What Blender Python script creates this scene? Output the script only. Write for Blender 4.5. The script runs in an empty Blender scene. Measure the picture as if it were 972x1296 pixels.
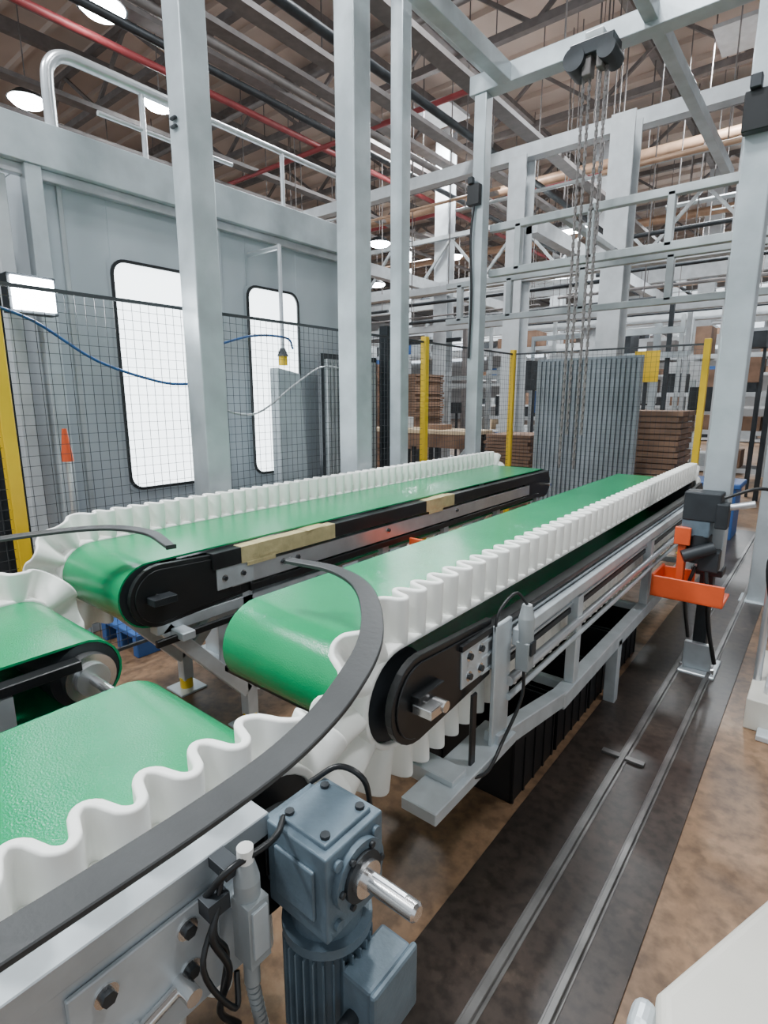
import bpy, math, random
from mathutils import Vector, Matrix
random.seed(7)
SC = bpy.context.scene
COL = SC.collection
# ------------------------------------------------------------------ materials
def mat(name, col, rough=0.5, metal=0.0, var=0.12, scale=6.0, bump=0.0, bscale=60.0, emit=0.0, coat=0.0, spec=0.5, alt=None):
    m = bpy.data.materials.new(name); m.use_nodes = True
    nt = m.node_tree; b = nt.nodes['Principled BSDF']
    b.inputs['Roughness'].default_value = rough
    b.inputs['Metallic'].default_value = metal
    b.inputs['Coat Weight'].default_value = coat
    b.inputs['Specular IOR Level'].default_value = spec
    tc = nt.nodes.new('ShaderNodeTexCoord')
    n = nt.nodes.new('ShaderNodeTexNoise'); n.inputs['Scale'].default_value = scale; n.inputs['Detail'].default_value = 5
    nt.links.new(tc.outputs['Object'], n.inputs['Vector'])
    r = nt.nodes.new('ShaderNodeValToRGB')
    c1 = [max(0, c*(1-var)) for c in col]; c2 = [min(1, c*(1+var)) for c in col]
    if alt: c1 = alt
    r.color_ramp.elements[0].position = 0.35; r.color_ramp.elements[1].position = 0.65
    r.color_ramp.elements[0].color = (*c1, 1); r.color_ramp.elements[1].color = (*c2, 1)
    nt.links.new(n.outputs['Fac'], r.inputs['Fac'])
    nt.links.new(r.outputs['Color'], b.inputs['Base Color'])
    if bump > 0:
        n2 = nt.nodes.new('ShaderNodeTexNoise'); n2.inputs['Scale'].default_value = bscale; n2.inputs['Detail'].default_value = 3
        nt.links.new(tc.outputs['Object'], n2.inputs['Vector'])
        bp = nt.nodes.new('ShaderNodeBump'); bp.inputs['Strength'].default_value = bump; bp.inputs['Distance'].default_value = 0.01
        nt.links.new(n2.outputs['Fac'], bp.inputs['Height']); nt.links.new(bp.outputs['Normal'], b.inputs['Normal'])
    if emit > 0:
        b.inputs['Emission Color'].default_value = (*col, 1); b.inputs['Emission Strength'].default_value = emit
    return m
M = dict(
 green=mat('belt_green', (0.0,0.285,0.105), 0.17, var=0.05, bump=0.15, bscale=220, spec=0.6),
 white=mat('sidewall_white', (0.93,0.935,0.89), 0.5, var=0.02),
 post=mat('post_grey_paint', (0.46,0.51,0.535), 0.36, 0.3, var=0.14, scale=4, bump=0.05),
 postd=mat('frame_grey', (0.40,0.43,0.44), 0.45, 0.3, var=0.15, scale=4),
 panel=mat('booth_panel_grey', (0.40,0.445,0.475), 0.36, 0.15, var=0.08, scale=1.5),
 alu=mat('aluminium', (0.66,0.68,0.70), 0.28, 0.75, var=0.08, scale=8),
 steel=mat('bright_steel', (0.75,0.75,0.75), 0.2, 0.95, var=0.06),
 plate=mat('zinc_plate', (0.55,0.60,0.63), 0.35, 0.35, var=0.10, scale=10),
 black=mat('black_plastic', (0.010,0.011,0.012), 0.35, var=0.2),
 rubber=mat('dark_rubber_strip', (0.035,0.037,0.038), 0.5, var=0.2, bump=0.1),
 dark=mat('dark_metal', (0.03,0.035,0.04), 0.5, 0.3, var=0.25),
 wire=mat('fence_wire_black', (0.05,0.055,0.06), 0.5, 0.2, var=0.1),
 yellow=mat('yellow_paint', (0.80,0.52,0.01), 0.4, var=0.06),
 orange=mat('orange_paint', (0.72,0.10,0.025), 0.45, var=0.10),
 motor=mat('gearmotor_bluegrey', (0.125,0.175,0.215), 0.40, 0.15, var=0.18, scale=12, bump=0.1, bscale=90),
 sensor=mat('sensor_grey', (0.34,0.37,0.38), 0.45, 0.1),
 tape=mat('masking_tape', (0.50,0.43,0.22), 0.6, var=0.14, scale=15, bump=0.3, bscale=40),
 card=mat('cardboard_brown', (0.22,0.13,0.085), 0.8, var=0.3, scale=3),
 wood=mat('timber', (0.55,0.42,0.27), 0.7, var=0.15, scale=3),
 crate=mat('crate_black', (0.008,0.008,0.009), 0.5),
 ceil=mat('ceiling_tan', (0.58,0.49,0.43), 0.8, var=0.15, scale=0.4),
 truss=mat('truss_brown_grey', (0.16,0.145,0.14), 0.6, var=0.15),
 pipeb=mat('pipe_copper', (0.40,0.25,0.16), 0.45, 0.2),
 piper=mat('pipe_red', (0.28,0.045,0.05), 0.5),
 wall=mat('wall_paint', (0.42,0.42,0.42), 0.8, var=0.1, scale=0.3),
 column=mat('column_white', (0.50,0.53,0.55), 0.6, var=0.08),
 glow=mat('lamp_led', (0.90,0.96,1.0), 0.5, var=0.0, emit=90.0),
 window=mat('bright_window', (0.88,0.96,1.0), 0.3, var=0.0, emit=4.5),
 dimwin=mat('high_window', (0.8,0.9,1.0), 0.3, var=0.0, emit=2.0),
 bluec=mat('blue_cable', (0.02,0.10,0.30), 0.45),
 blueb=mat('blue_bin', (0.03,0.10,0.30), 0.5),
 curtain=mat('strip_curtain', (0.30,0.34,0.37), 0.4, 0.1, var=0.08),
 lightg=mat('guard_light_beige', (0.58,0.56,0.50), 0.5, var=0.08, scale=3),
 bolt=mat('bolt_black', (0.05,0.055,0.06), 0.35, 0.5),
)
def floor_mat(name,cols,rough,scale,spots):
    m = bpy.data.materials.new(name); m.use_nodes = True
    nt = m.node_tree; b = nt.nodes['Principled BSDF']; b.inputs['Roughness'].default_value = rough
    tc = nt.nodes.new('ShaderNodeTexCoord')
    n = nt.nodes.new('ShaderNodeTexNoise'); n.inputs['Scale'].default_value = scale; n.inputs['Detail'].default_value = 10; n.inputs['Roughness'].default_value = 0.7
    r = nt.nodes.new('ShaderNodeValToRGB')
    r.color_ramp.elements[0].position = 0.32; r.color_ramp.elements[0].color = (*cols[0],1)
    r.color_ramp.elements[1].position = 0.58; r.color_ramp.elements[1].color = (*cols[1],1)
    e = r.color_ramp.elements.new(0.72); e.color = (*cols[2],1)
    n2 = nt.nodes.new('ShaderNodeTexNoise'); n2.inputs['Scale'].default_value = scale*9; n2.inputs['Detail'].default_value = 6
    r2 = nt.nodes.new('ShaderNodeValToRGB'); r2.color_ramp.elements[0].position=0.36; r2.color_ramp.elements[0].color=(spots,spots,spots,1); r2.color_ramp.elements[1].position=0.55; r2.color_ramp.elements[1].color=(1,1,1,1)
    mx = nt.nodes.new('ShaderNodeMix'); mx.data_type='RGBA'; mx.blend_type='MULTIPLY'; mx.inputs['Factor'].default_value=1.0
    nt.links.new(tc.outputs['Object'], n.inputs['Vector']); nt.links.new(tc.outputs['Object'], n2.inputs['Vector'])
    nt.links.new(n.outputs['Fac'], r.inputs['Fac']); nt.links.new(n2.outputs['Fac'], r2.inputs['Fac'])
    nt.links.new(r.outputs['Color'], mx.inputs['A']); nt.links.new(r2.outputs['Color'], mx.inputs['B'])
    nt.links.new(mx.outputs['Result'], b.inputs['Base Color'])
    nt.links.new(n2.outputs['Fac'], b.inputs['Roughness']) if False else None
    return m
M['floor'] = floor_mat('floor_brown_concrete',[(0.085,0.05,0.03),(0.26,0.155,0.088),(0.37,0.255,0.16)],0.40,2.2,0.62)
M['lane'] = floor_mat('track_lane_dark',[(0.018,0.014,0.012),(0.050,0.036,0.029),(0.11,0.08,0.06)],0.36,3.0,0.5)  # strip along the rails, mottled and darker than the floor around it
M['railm'] = mat('track_rail_worn', (0.17,0.165,0.16), 0.35, 0.5, var=0.3)

# ------------------------------------------------------------------ builder
def group(name):
    e = bpy.data.objects.new(name, None); COL.objects.link(e); e.empty_display_size = 0.1
    return e
class B:
    def __init__(s, name, parent=None):
        s.n=name; s.p=parent; s.v=[]; s.f=[]; s.fm=[]; s.sm=[]; s.mats=[]
    def mi(s, m):
        if m not in s.mats: s.mats.append(m)
        return s.mats.index(m)
    def add(s, vs, fs, m, smooth=False):
        o=len(s.v); s.v += [tuple(v) for v in vs]; k=s.mi(m)
        for f in fs: s.f.append([i+o for i in f]); s.fm.append(k); s.sm.append(smooth)
    def box(s, c, d, m, R=None):
        c=Vector(c); vs=[]
        for z in (-.5,.5):
            for y in (-.5,.5):
                for x in (-.5,.5):
                    v=Vector((x*d[0],y*d[1],z*d[2]))
                    if R is not None: v=R@v
                    vs.append(c+v)
        s.add(vs,[(0,2,3,1),(4,5,7,6),(0,1,5,4),(2,6,7,3),(0,4,6,2),(1,3,7,5)],m); return s
    def bb(s, a, b, m):
        return s.box([(a[i]+b[i])/2 for i in range(3)],[abs(b[i]-a[i]) for i in range(3)],m)
    def beam(s, p, q, w, h, m, up=(0,0,1)):
        p=Vector(p); q=Vector(q); d=q-p; L=d.length; d.normalize()
        u=Vector(up)
        if abs(d.dot(u))>0.98: u=Vector((1,0,0))
        x=d.cross(u).normalized(); z=x.cross(d).normalized()
        R=Matrix((x,d,z)).transposed()
        return s.box((p+q)/2,(w,L,h),m,R)
    def tube(s, p, q, r, m, seg=16, r2=None, caps=True):
        p=Vector(p); q=Vector(q); d=(q-p).normalized(); r2=r if r2 is None else r2
        u=Vector((0,0,1)) if abs(d.z)<0.9 else Vector((1,0,0))
        x=d.cross(u).normalized(); y=d.cross(x).normalized(); vs=[]
        for c,rr in ((p,r),(q,r2)):
            for i in range(seg):
                a=2*math.pi*i/seg; vs.append(c+x*math.cos(a)*rr+y*math.sin(a)*rr)
        s.add(vs,[(i,(i+1)%seg,seg+(i+1)%seg,seg+i) for i in range(seg)],m,True)
        if caps: s.add(vs,[list(range(seg))[::-1],list(range(seg,2*seg))],m)
        return s
    def sweep(s, pts, r, m, seg=8, sub=6):
        pts=[Vector(p) for p in pts]; P=[]
        ext=[pts[0]*2-pts[1]]+pts+[pts[-1]*2-pts[-2]]
        for i in range(1,len(ext)-2):
            for k in range(sub):
                t=k/sub; a,b,c,d=ext[i-1],ext[i],ext[i+1],ext[i+2]
                P.append(0.5*((2*b)+(c-a)*t+(2*a-5*b+4*c-d)*t*t+(3*b-a-3*c+d)*t**3))
        P.append(pts[-1]); vs=[]; n=None
        for i,p in enumerate(P):
            d=(P[min(i+1,len(P)-1)]-P[max(i-1,0)]).normalized()
            if n is None:
                u=Vector((0,0,1)) if abs(d.z)<0.9 else Vector((1,0,0)); n=d.cross(u).normalized()
            n=(n-d*n.dot(d)).normalized(); bb=d.cross(n)
            for k in range(seg):
                a=2*math.pi*k/seg; vs.append(p+n*math.cos(a)*r+bb*math.sin(a)*r)
        fs=[]
        for i in range(len(P)-1):
            for k in range(seg):
                fs.append((i*seg+k,i*seg+(k+1)%seg,(i+1)*seg+(k+1)%seg,(i+1)*seg+k))
        s.add(vs,fs,m,True); return s
    def prism_x(s, poly, xa, xb, m):
        n=len(poly); vs=[(xa,y,z) for y,z in poly]+[(xb,y,z) for y,z in poly]
        s.add(vs,[list(range(n))[::-1],list(range(n,2*n))]+[(i,(i+1)%n,n+(i+1)%n,n+i) for i in range(n)],m); return s
    def done(s, bevel=0.0, seg=2):
        me=bpy.data.meshes.new(s.n); me.from_pydata(s.v,[],s.f)
        for m in s.mats: me.materials.append(m)
        me.polygons.foreach_set('material_index',s.fm); me.polygons.foreach_set('use_smooth',s.sm); me.update()
        o=bpy.data.objects.new(s.n,me); COL.objects.link(o)
        if s.p: o.parent=s.p
        if bevel>0:
            b=o.modifiers.new('b','BEVEL'); b.width=bevel; b.segments=seg; b.limit_method='ANGLE'; b.angle_limit=math.radians(50)
        return o

# ------------------------------------------------------------------ conveyor
def stadium(y0,y1,z,R,ds):
    cy0=y0+R; cy1=y1-R; cz=z-R; L=cy1-cy0; C=math.pi*R; T=2*L+2*C
    n=int(round(T/ds)); out=[]
    for i in range(n):
        s=T*i/n
        if s<L: out.append((cy0+s,z,0,1,s))
        elif s<L+C:
            a=math.pi/2-(s-L)/R; out.append((cy1+R*math.cos(a),cz+R*math.sin(a),math.cos(a),math.sin(a),s))
        elif s<2*L+C: out.append((cy1-(s-L-C),z-2*R,0,-1,s))
        else:
            a=-math.pi/2-(s-2*L-C)/R; out.append((cy0+R*math.cos(a),cz+R*math.sin(a),math.cos(a),math.sin(a),s))
    return out,T
def belt(root,x0,x1,y0,y1,z,R,xw,h=0.135,pitch=0.085,A=0.033,thick=0.016):
    """belt between x0..x1, corrugated sidewall centred on xw"""
    loop,T=stadium(y0,y1,z,R,0.03); n=len(loop); th=0.007
    b=B('belt',root); vs=[]
    for y,zz,ny,nz,_ in loop:
        vs+= [(x0,y,zz),(x1,y,zz),(x1,y-ny*th,zz-nz*th),(x0,y-ny*th,zz-nz*th)]
    fs=[]
    for i in range(n):
        j=(i+1)%n
        for k in range(4): fs.append((4*i+k,4*i+(k+1)%4,4*j+(k+1)%4,4*j+k))
    b.add(vs,fs,M['green'],True); o=b.done()
    es=o.modifiers.new('e','EDGE_SPLIT'); es.split_angle=math.radians(40)
    nw=round(T/pitch); pit=T/nw
    loop2,_=stadium(y0,y1,z,R,pit/18); n2=len(loop2); w=B('sidewall',root); vs=[]; rows=[0,0.25,0.6,0.93,1.0]
    for y,zz,ny,nz,s_ in loop2:
        ph=2*math.pi*s_/pit
        sx=math.sin(ph); sx=math.copysign(abs(sx)**0.6,sx)
        for r in rows:
            vs.append((xw+A*sx*(0.88+0.12*r),y+ny*h*r,zz+nz*h*r))
    k=len(rows); fs=[]
    for i in range(n2):
        j=(i+1)%n2
        for r in range(k-1): fs.append((i*k+r,j*k+r,j*k+r+1,i*k+r+1))
    w.add(vs,fs,M['white'],True)
    # moulded base strip of the sidewall
    vs=[]
    for y,zz,ny,nz,_ in loop:
        vs+=[(xw-A-0.006,y+ny*0.001,zz+nz*0.001),(xw+A+0.002,y+ny*0.001,zz+nz*0.001)]
    w.add(vs,[(2*i,2*i+1,2*((i+1)%n)+1,2*((i+1)%n)) for i in range(n)],M['white'],True)
    ow=w.done()
    so=ow.modifiers.new('s','SOLIDIFY'); so.thickness=thick; so.offset=0
    bv=ow.modifiers.new('b','BEVEL'); bv.width=0.005; bv.segments=2; bv.limit_method='ANGLE'; bv.angle_limit=math.radians(60)
    d=B('drums',root)
    for yc in (y0+R,y1-R):
        d.tube((x0+0.003,yc,z-R),(x1-0.003,yc,z-R),R-0.009,M['dark'],32)
        d.tube((x0-0.09,yc,z-R),(x1+0.10,yc,z-R),0.014,M['steel'],16)
    d.done()
def endplate(b,x,yc,zc,r,ylong,sgn,t=0.022):
    poly=[]; N=14
    for i in range(N+1):
        a=math.pi/2+math.pi*i/N
        poly.append((yc+sgn*r*math.cos(a),zc+r*math.sin(a)))
    poly+= [(ylong,zc-r*0.75),(ylong,zc+r*0.8)]
    if sgn<0: poly=poly[::-1]
    b.prism_x(poly,x-t/2,x+t/2,M['black'])
    poly2=[(yc+(y-yc)*0.86,zc+(z-zc)*0.86) for y,z in poly]
    b.prism_x(poly2,x+t/2,x+t/2+0.006,M['black'])
def bolts(b,x,pts,r=0.011,sgn=1,m='bolt'):
    for y,z in pts:
        b.tube((x,y,z),(x+sgn*0.003,y,z),r*1.5,M['steel'],14); b.tube((x,y,z),(x+sgn*0.012,y,z),r,M[m],6)

R=0.14
# ---- right main conveyor
XR0,XR1,YR0,YR1,ZR=-1.43,-0.83,0.96,5.25,0.95
cv=group('belt_conveyor')
belt(cv,XR0,XR1-0.005,YR0,YR1,ZR,R,XR1-0.028)
f=B('side_frame',cv); xs=XR1+0.045; zc=ZR-R
endplate(f,xs,YR0+R+0.02,zc,0.125,YR0+R+0.42,1); endplate(f,xs,YR1-R,zc,0.12,YR1-R-0.42,-1)
endplate(f,XR0-0.03,YR0+R+0.06,zc-0.01,0.10,YR0+R+0.42,1); endplate(f,XR0-0.03,YR1-R,zc,0.10,YR1-R-0.42,-1)
for x,sg in ((xs,1),(XR0-0.03,-1)):
    f.bb((x-0.02,YR0+0.48,zc-0.055),(x+0.02,YR1-0.48,zc+0.045),M['alu'])
    for dz in (-0.055,-0.005,0.045): f.bb((x-0.024,YR0+0.48,zc+dz-0.006),(x+0.026,YR1-0.48,zc+dz+0.006),M['plate'])
    f.bb((x-0.015,YR0+0.35,zc+0.065),(x+0.03,YR1-0.35,zc+0.085),M['black'])
    f.bb((x-0.01,YR0+0.6,zc-0.10),(x+0.02,YR1-0.6,zc-0.075),M['black'])
f.bb((xs+0.011,YR0+0.36,zc-0.06),(xs+0.023,YR0+0.52,zc+0.065),M['plate'])
bolts(f,xs+0.022,[(YR0+0.40,zc+0.035),(YR0+0.40,zc-0.03),(YR0+0.47,zc+0.035),(YR0+0.47,zc-0.03)])
f.box((xs+0.03,YR0+R+0.03,zc+0.01),(0.03,0.12,0.05),M['black'])
f.box((xs+0.055,YR0+R-0.0,zc+0.0),(0.06,0.07,0.026),M['steel'])
f.tube((xs+0.05,YR0+R+0.03,zc),(xs+0.09,YR0+R+0.03,zc),0.016,M['steel'],14)
f.bb((xs+0.03,YR0+0.70,zc+0.0),(xs+0.06,YR1-0.2,zc+0.04),M['plate'])
f.tube((xs+0.05,YR0+0.62,zc-0.13),(xs+0.05,YR1-0.3,zc-0.13),0.018,M['alu'],14)
f.tube((xs+0.05,YR0+0.62,zc-0.19),(xs+0.05,YR1-0.3,zc-0.19),0.011,M['plate'],12)
f.bb((XR0-0.04,YR0+0.03,0.715),(XR1-0.12,YR0+0.045,0.735),M['black'])
f.bb((XR0-0.04,YR0+0.03,0.715),(XR0-0.02,YR0+0.35,0.735),M['black'])
f.done(0.002,1)
s=B('support_frame',cv)
zb=0.36
for x in (xs+0.03,XR0+0.02):
    s.bb((x-0.03,YR0+1.15,zb-0.035),(x+0.03,YR1-0.5,zb+0.035),M['plate'])
    s.beam((x,YR0+1.2,zb),(x,YR0+0.55,zb+0.12),0.055,0.065,M['plate'])
    for y in (2.25,3.45,4.7): s.bb((x-0.022,y-0.028,zb),(x+0.022,y+0.028,zc-0.02),M['plate'])
    for y in (2.9,4.9): s.bb((x-0.03,y-0.03,0.0),(x+0.03,y+0.03,zb),M['plate'])
s.bb((XR0+0.02,YR0+0.28,0.445),(xs+0.05,YR0+0.36,0.50),M['plate'])
s.bb((xs-0.05,YR0+0.16,0.44),(xs+0.07,YR0+0.66,0.48),M['plate'])
s.bb((xs+0.03,YR0+0.53,0.45),(xs+0.045,YR0+0.64,zc+0.09),M['plate'])
s.bb((xs+0.03,YR0+0.40,0.47),(xs+0.04,YR0+0.43,zc-0.09),M['black'])
for y in (2.25,3.45,4.7): s.bb((XR0,y-0.02,zb-0.02),(xs,y+0.02,zb+0.02),M['plate'])
s.done(0.003,1)
g=B('limit_switch',cv)
g.tube((xs+0.085,1.62,0.80),(xs+0.085,1.62,0.90),0.026,M['sensor'],16); g.tube((xs+0.085,1.62,0.90),(xs+0.085,1.62,0.945),0.026,M['sensor'],16,0.016)
g.box((xs+0.085,1.62,0.77),(0.045,0.05,0.10),M['sensor']); g.bb((xs+0.045,1.60,0.80),(xs+0.09,1.64,0.86),M['plate'])
g.box((xs+0.112,1.62,0.80),(0.008,0.035,0.05),M['dark'])
g.sweep([(xs+0.085,1.62,0.72),(xs+0.09,1.60,0.62),(xs+0.07,1.52,0.50),(xs+0.08,1.40,0.46),(xs+0.06,1.32,0.47)],0.006,M['black'])
g.sweep([(xs+0.085,1.62,0.945),(xs+0.06,1.58,0.99),(xs+0.04,1.50,0.93),(xs+0.04,1.5,0.80)],0.005,M['black'])
g.done(0.003,1)

# ---- rear (left) conveyor
XL0,XL1,YL0,YL1=-2.68,-2.10,0.95,5.15
cl=group('belt_conveyor')
belt(cl,XL0+0.005,XL1,YL0,YL1,ZR,R,XL0+0.035)
f=B('side_frame',cl); xs2=XL1+0.03
for x in (xs2,XL0-0.03):
    endplate(f,x,YL0+R+0.02,zc,0.132,YL0+R+0.47,1); endplate(f,x,YL1-R,zc,0.12,YL1-R-0.45,-1)
    f.bb((x-0.02,YL0+0.5,zc-0.055),(x+0.02,YL1-0.5,zc+0.03),M['alu'])
    f.bb((x-0.025,YL0+0.4,zc+0.05),(x+0.03,YL1-0.1,zc+0.125),M['black'])
    f.bb((x-0.015,YL0+0.6,zc-0.10),(x+0.025,YL1-0.3,zc-0.065),M['black'])
f.bb((xs2+0.012,YL0+0.42,zc-0.05),(xs2+0.024,YL0+0.62,zc+0.05),M['plate'])
f.box((xs2+0.055,YL0+R,zc),(0.06,0.10,0.03),M['dark'])
bolts(f,xs2+0.022,[(YL0+0.46,zc),(YL0+0.56,zc),(YL0+0.8,zc),(YL0+0.9,zc),(2.6,zc),(3.4,zc)])
f.done(0.002,1)
t=B('masking_tape_wrap',cl)
for ya,yb in ((1.50,2.12),(3.0,3.35)):
    t.bb((xs2-0.027,ya,zc+0.048),(xs2+0.032,yb,zc+0.127),M['tape'])
    t.bb((xs2-0.028,ya+0.10,zc+0.06),(xs2+0.0335,ya+0.24,zc+0.1285),M['tape'])
    t.bb((xs2+0.030,ya+0.03,zc+0.030),(xs2+0.033,ya+0.20,zc+0.05),M['tape'])
    t.box((xs2+0.0,yb-0.14,zc+0.129),(0.07,0.16,0.003),M['tape'],Matrix.Rotation(0.15,3,'Z'))
t.done(0.001,1)
s=B('support_frame',cl)
for x in (xs2-0.02,XL0+0.02):
    s.beam((x,1.12,0.66),(x,1.52,0.20),0.06,0.06,M['plate']); s.beam((x,2.02,0.66),(x,1.56,0.20),0.06,0.06,M['plate'])
    s.bb((x-0.03,1.08,0.64),(x+0.03,2.08,0.69),M['plate']); s.bb((x-0.03,1.51,0.06),(x+0.03,1.57,0.75),M['plate'])
    s.bb((x-0.03,1.40,0.30),(x-0.02,1.68,0.66),M['plate'])
    s.bb((x-0.08,1.46,0.0),(x+0.08,1.62,0.012),M['plate']); s.tube((x,1.54,0.0),(x,1.54,0.07),0.035,M['yellow'],14)
    for y in (2.6,3.3,4.1,4.9): s.bb((x-0.022,y-0.03,0.33),(x+0.022,y+0.03,0.80),M['plate'])
    s.bb((x-0.025,2.0,0.42),(x+0.025,4.95,0.47),M['plate'])
    for y in (3.3,4.9): s.bb((x-0.03,y-0.03,0),(x+0.03,y+0.03,0.35),M['plate'])
s.bb((XL0,1.14,0.62),(xs2+0.10,1.20,0.655),M['plate'])
s.bb((xs2+0.04,1.05,0.61),(xs2+0.06,1.75,0.64),M['black'])
s.done(0.003,1)

# ---- near right conveyor (lower)
XN0,XN1,YN0,YN1,ZN=-1.40,-0.80,-1.9,0.76,0.85
cn=group('belt_conveyor')
belt(cn,XN0,XN1-0.005,YN0,YN1,ZN,R,XN1-0.03,h=0.112,pitch=0.105,A=0.036,thick=0.019)
f=B('side_frame',cn); xn=XN1+0.045; zn=ZN-R
for x in (xn,XN0-0.03):
    endplate(f,x,YN1-R-0.03,zn,0.11,YN1-R-0.4,-1)
    f.bb((x-0.02,YN0+0.2,zn-0.06),(x+0.02,YN1-0.45,zn+0.09),M['alu'])
f.bb((xn-0.028,YN0+0.2,zn+0.10),(xn+0.035,YN1-0.20,zn+0.145),M['plate'])
f.bb((xn+0.02,0.02,zn-0.13),(xn+0.032,0.50,zn+0.10),M['plate'])
f.bb((xn+0.033,0.20,zn-0.06),(xn+0.042,0.44,zn+0.085),M['plate'])
bolts(f,xn+0.032,[(0.10,zn+0.04),(0.10,zn-0.05)],0.013)
bolts(f,xn+0.042,[(0.25,zn+0.05),(0.25,zn-0.03),(0.38,zn+0.05),(0.38,zn-0.03)],0.012)
f.tube((xn+0.05,0.14,zn-0.08),(xn+0.05,0.29,zn-0.05),0.018,M['steel'],16)
f.tube((xn+0.05,0.29,zn-0.05),(xn+0.05,0.36,zn-0.035),0.010,M['steel'],12)
f.tube((xn+0.04,0.36,zn-0.035),(xn+0.085,0.36,zn-0.035),0.014,M['steel'],12)
for y in (-1.4,0.1): 
    for x in (xn,XN0-0.03): f.bb((x-0.03,y-0.03,0),(x+0.03,y+0.03,zn-0.05),M['plate'])
f.done(0.002,1)

# ---- near left conveyor
XM0,XM1,YM1,ZM=-2.28,-1.69,0.76,0.88
cm=group('belt_conveyor')
belt(cm,XM0+0.005,XM1,-1.9,YM1,ZM,0.11,XM0+0.035,h=0.11,pitch=0.105,A=0.036,thick=0.019)
f=B('side_frame',cm)
zm=ZM-0.11
for x in (XM1+0.03,XM0-0.03):
    f.bb((x-0.02,-1.6,zm-0.05),(x+0.02,YM1-0.32,zm+0.04),M['plate'])
    f.bb((x-0.02,-1.6,zm+0.045),(x+0.025,YM1-0.14,zm+0.075),M['black'])
    for y in (-1.4,0.05): f.bb((x-0.03,y-0.03,0),(x+0.03,y+0.03,zm),M['plate'])
bolts(f,XM1+0.05,[(0.2,zm),(0.34,zm)])
f.tube((XM1+0.0,YM1-0.11,zm),(XM1+0.035,YM1-0.11,zm),0.075,M['steel'],28)
f.tube((XM1+0.035,YM1-0.11,zm),(XM1+0.05,YM1-0.11,zm),0.05,M['alu'],24)
f.tube((XM1+0.0,YM1-0.11,zm),(XM1+0.20,YM1-0.11,zm),0.015,M['steel'],16)
f.done(0.002,1)

# ------------------------------------------------------------------ curved rubber strips
def strip(name,pts,w,th,m,sub=10):
    pts=[Vector(p) for p in pts]; P=[]
    ext=[pts[0]*2-pts[1]]+pts+[pts[-1]*2-pts[-2]]
    for i in range(1,len(ext)-2):
        for k in range(sub):
            t=k/sub; a,b,c,d=ext[i-1],ext[i],ext[i+1],ext[i+2]
            P.append(0.5*((2*b)+(c-a)*t+(2*a-5*b+4*c-d)*t*t+(3*b-a-3*c+d)*t**3))
    P.append(pts[-1]); o=B(name); vs=[]
    for i,p in enumerate(P):
        d=(P[min(i+1,len(P)-1)]-P[max(i-1,0)]).normalized(); sd=d.cross(Vector((0,0,1))).normalized(); up=sd.cross(d)
        ww=w*(0.55+0.45*min(1,(len(P)-1-i)/(len(P)*0.4)))
        vs+=[p-sd*ww/2-up*th/2,p+sd*ww/2-up*th/2,p+sd*ww/2+up*th/2,p-sd*ww/2+up*th/2]
    fs=[(0,1,2,3)]
    for i in range(len(P)-1):
        for k in range(4): fs.append((4*i+k,4*i+(k+1)%4,4*i+4+(k+1)%4,4*i+4+k))
    n=4*(len(P)-1); fs.append((n+3,n+2,n+1,n)); o.add(vs,fs,m); return o
st=strip('curved_guide_strip',[(-0.70,-1.2,0.975),(-0.685,-0.3,0.98),(-0.675,0.136,0.98),(-0.668,0.40,0.985),(-0.67,0.58,1.0),(-0.695,0.74,1.03),(-0.775,0.92,1.06),(-0.915,1.06,1.10),(-1.08,1.12,1.11),(-1.25,1.09,1.115)],0.062,0.012,M['rubber'])
for y in (-1.0,-0.4): st.bb((-0.72,y-0.015,zn+0.15),(-0.70,y+0.015,0.975),M['plate']); st.bb((xn,y-0.015,zn+0.145),(-0.70,y+0.015,zn+0.16),M['plate'])
st.done(0.002,1)
st=strip('curved_guide_strip',[(-2.42,-0.8,1.08),(-2.40,0.2,1.08),(-2.36,0.66,1.09),(-2.22,0.95,1.10),(-2.0,1.04,1.10),(-1.76,1.0,1.09)],0.06,0.012,M['rubber'])
for y in (-0.6,0.1): st.bb((-2.43,y-0.015,0.74),(-2.41,y+0.015,1.08),M['plate']); st.bb((-2.43,y-0.015,0.73),(XM0-0.03,y+0.015,0.75),M['plate'])
st.done(0.002,1)

# ------------------------------------------------------------------ gearmotor
gm=group('gearmotor')
gx,gy,gz=-0.635,0.62,0.77
b=B('gearbox_housing',gm)
b.box((gx,gy,gz),(0.15,0.15,0.17),M['motor'])
b.box((gx,gy,gz+0.088),(0.12,0.12,0.012),M['motor'])
b.box((gx-0.085,gy,gz),(0.03,0.12,0.14),M['motor'])
for dy in (-0.05,0.05):
    for dz in (-0.06,0.06): b.tube((gx+0.07,gy+dy,gz+dz),(gx+0.083,gy+dy,gz+dz),0.010,M['motor'],10)
for dx in (-0.045,0.045):
    for dy in (-0.045,0.045): b.tube((gx+dx,gy+dy,gz+0.09),(gx+dx,gy+dy,gz+0.10),0.009,M['dark'],8)
b.box((gx,gy-0.078,gz+0.0),(0.10,0.008,0.10),M['motor'])
b.done(0.012,3)
b=B('hollow_shaft_flange',gm)
b.tube((gx+0.07,gy,gz+0.01),(gx+0.088,gy,gz+0.01),0.062,M['motor'],28)
b.tube((gx+0.088,gy,gz+0.01),(gx+0.095,gy,gz+0.01),0.045,M['dark'],28)
b.tube((gx+0.09,gy,gz+0.01),(gx+0.105,gy,gz+0.01),0.032,M['steel'],24)
for i in range(6):
    a=math.pi/3*i; b.tube((gx+0.085,gy+0.052*math.cos(a),gz+0.01+0.052*math.sin(a)),(gx+0.094,gy+0.052*math.cos(a),gz+0.01+0.052*math.sin(a)),0.006,M['dark'],8)
b.done(0.002,1)
b=B('output_shaft',gm)
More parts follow.
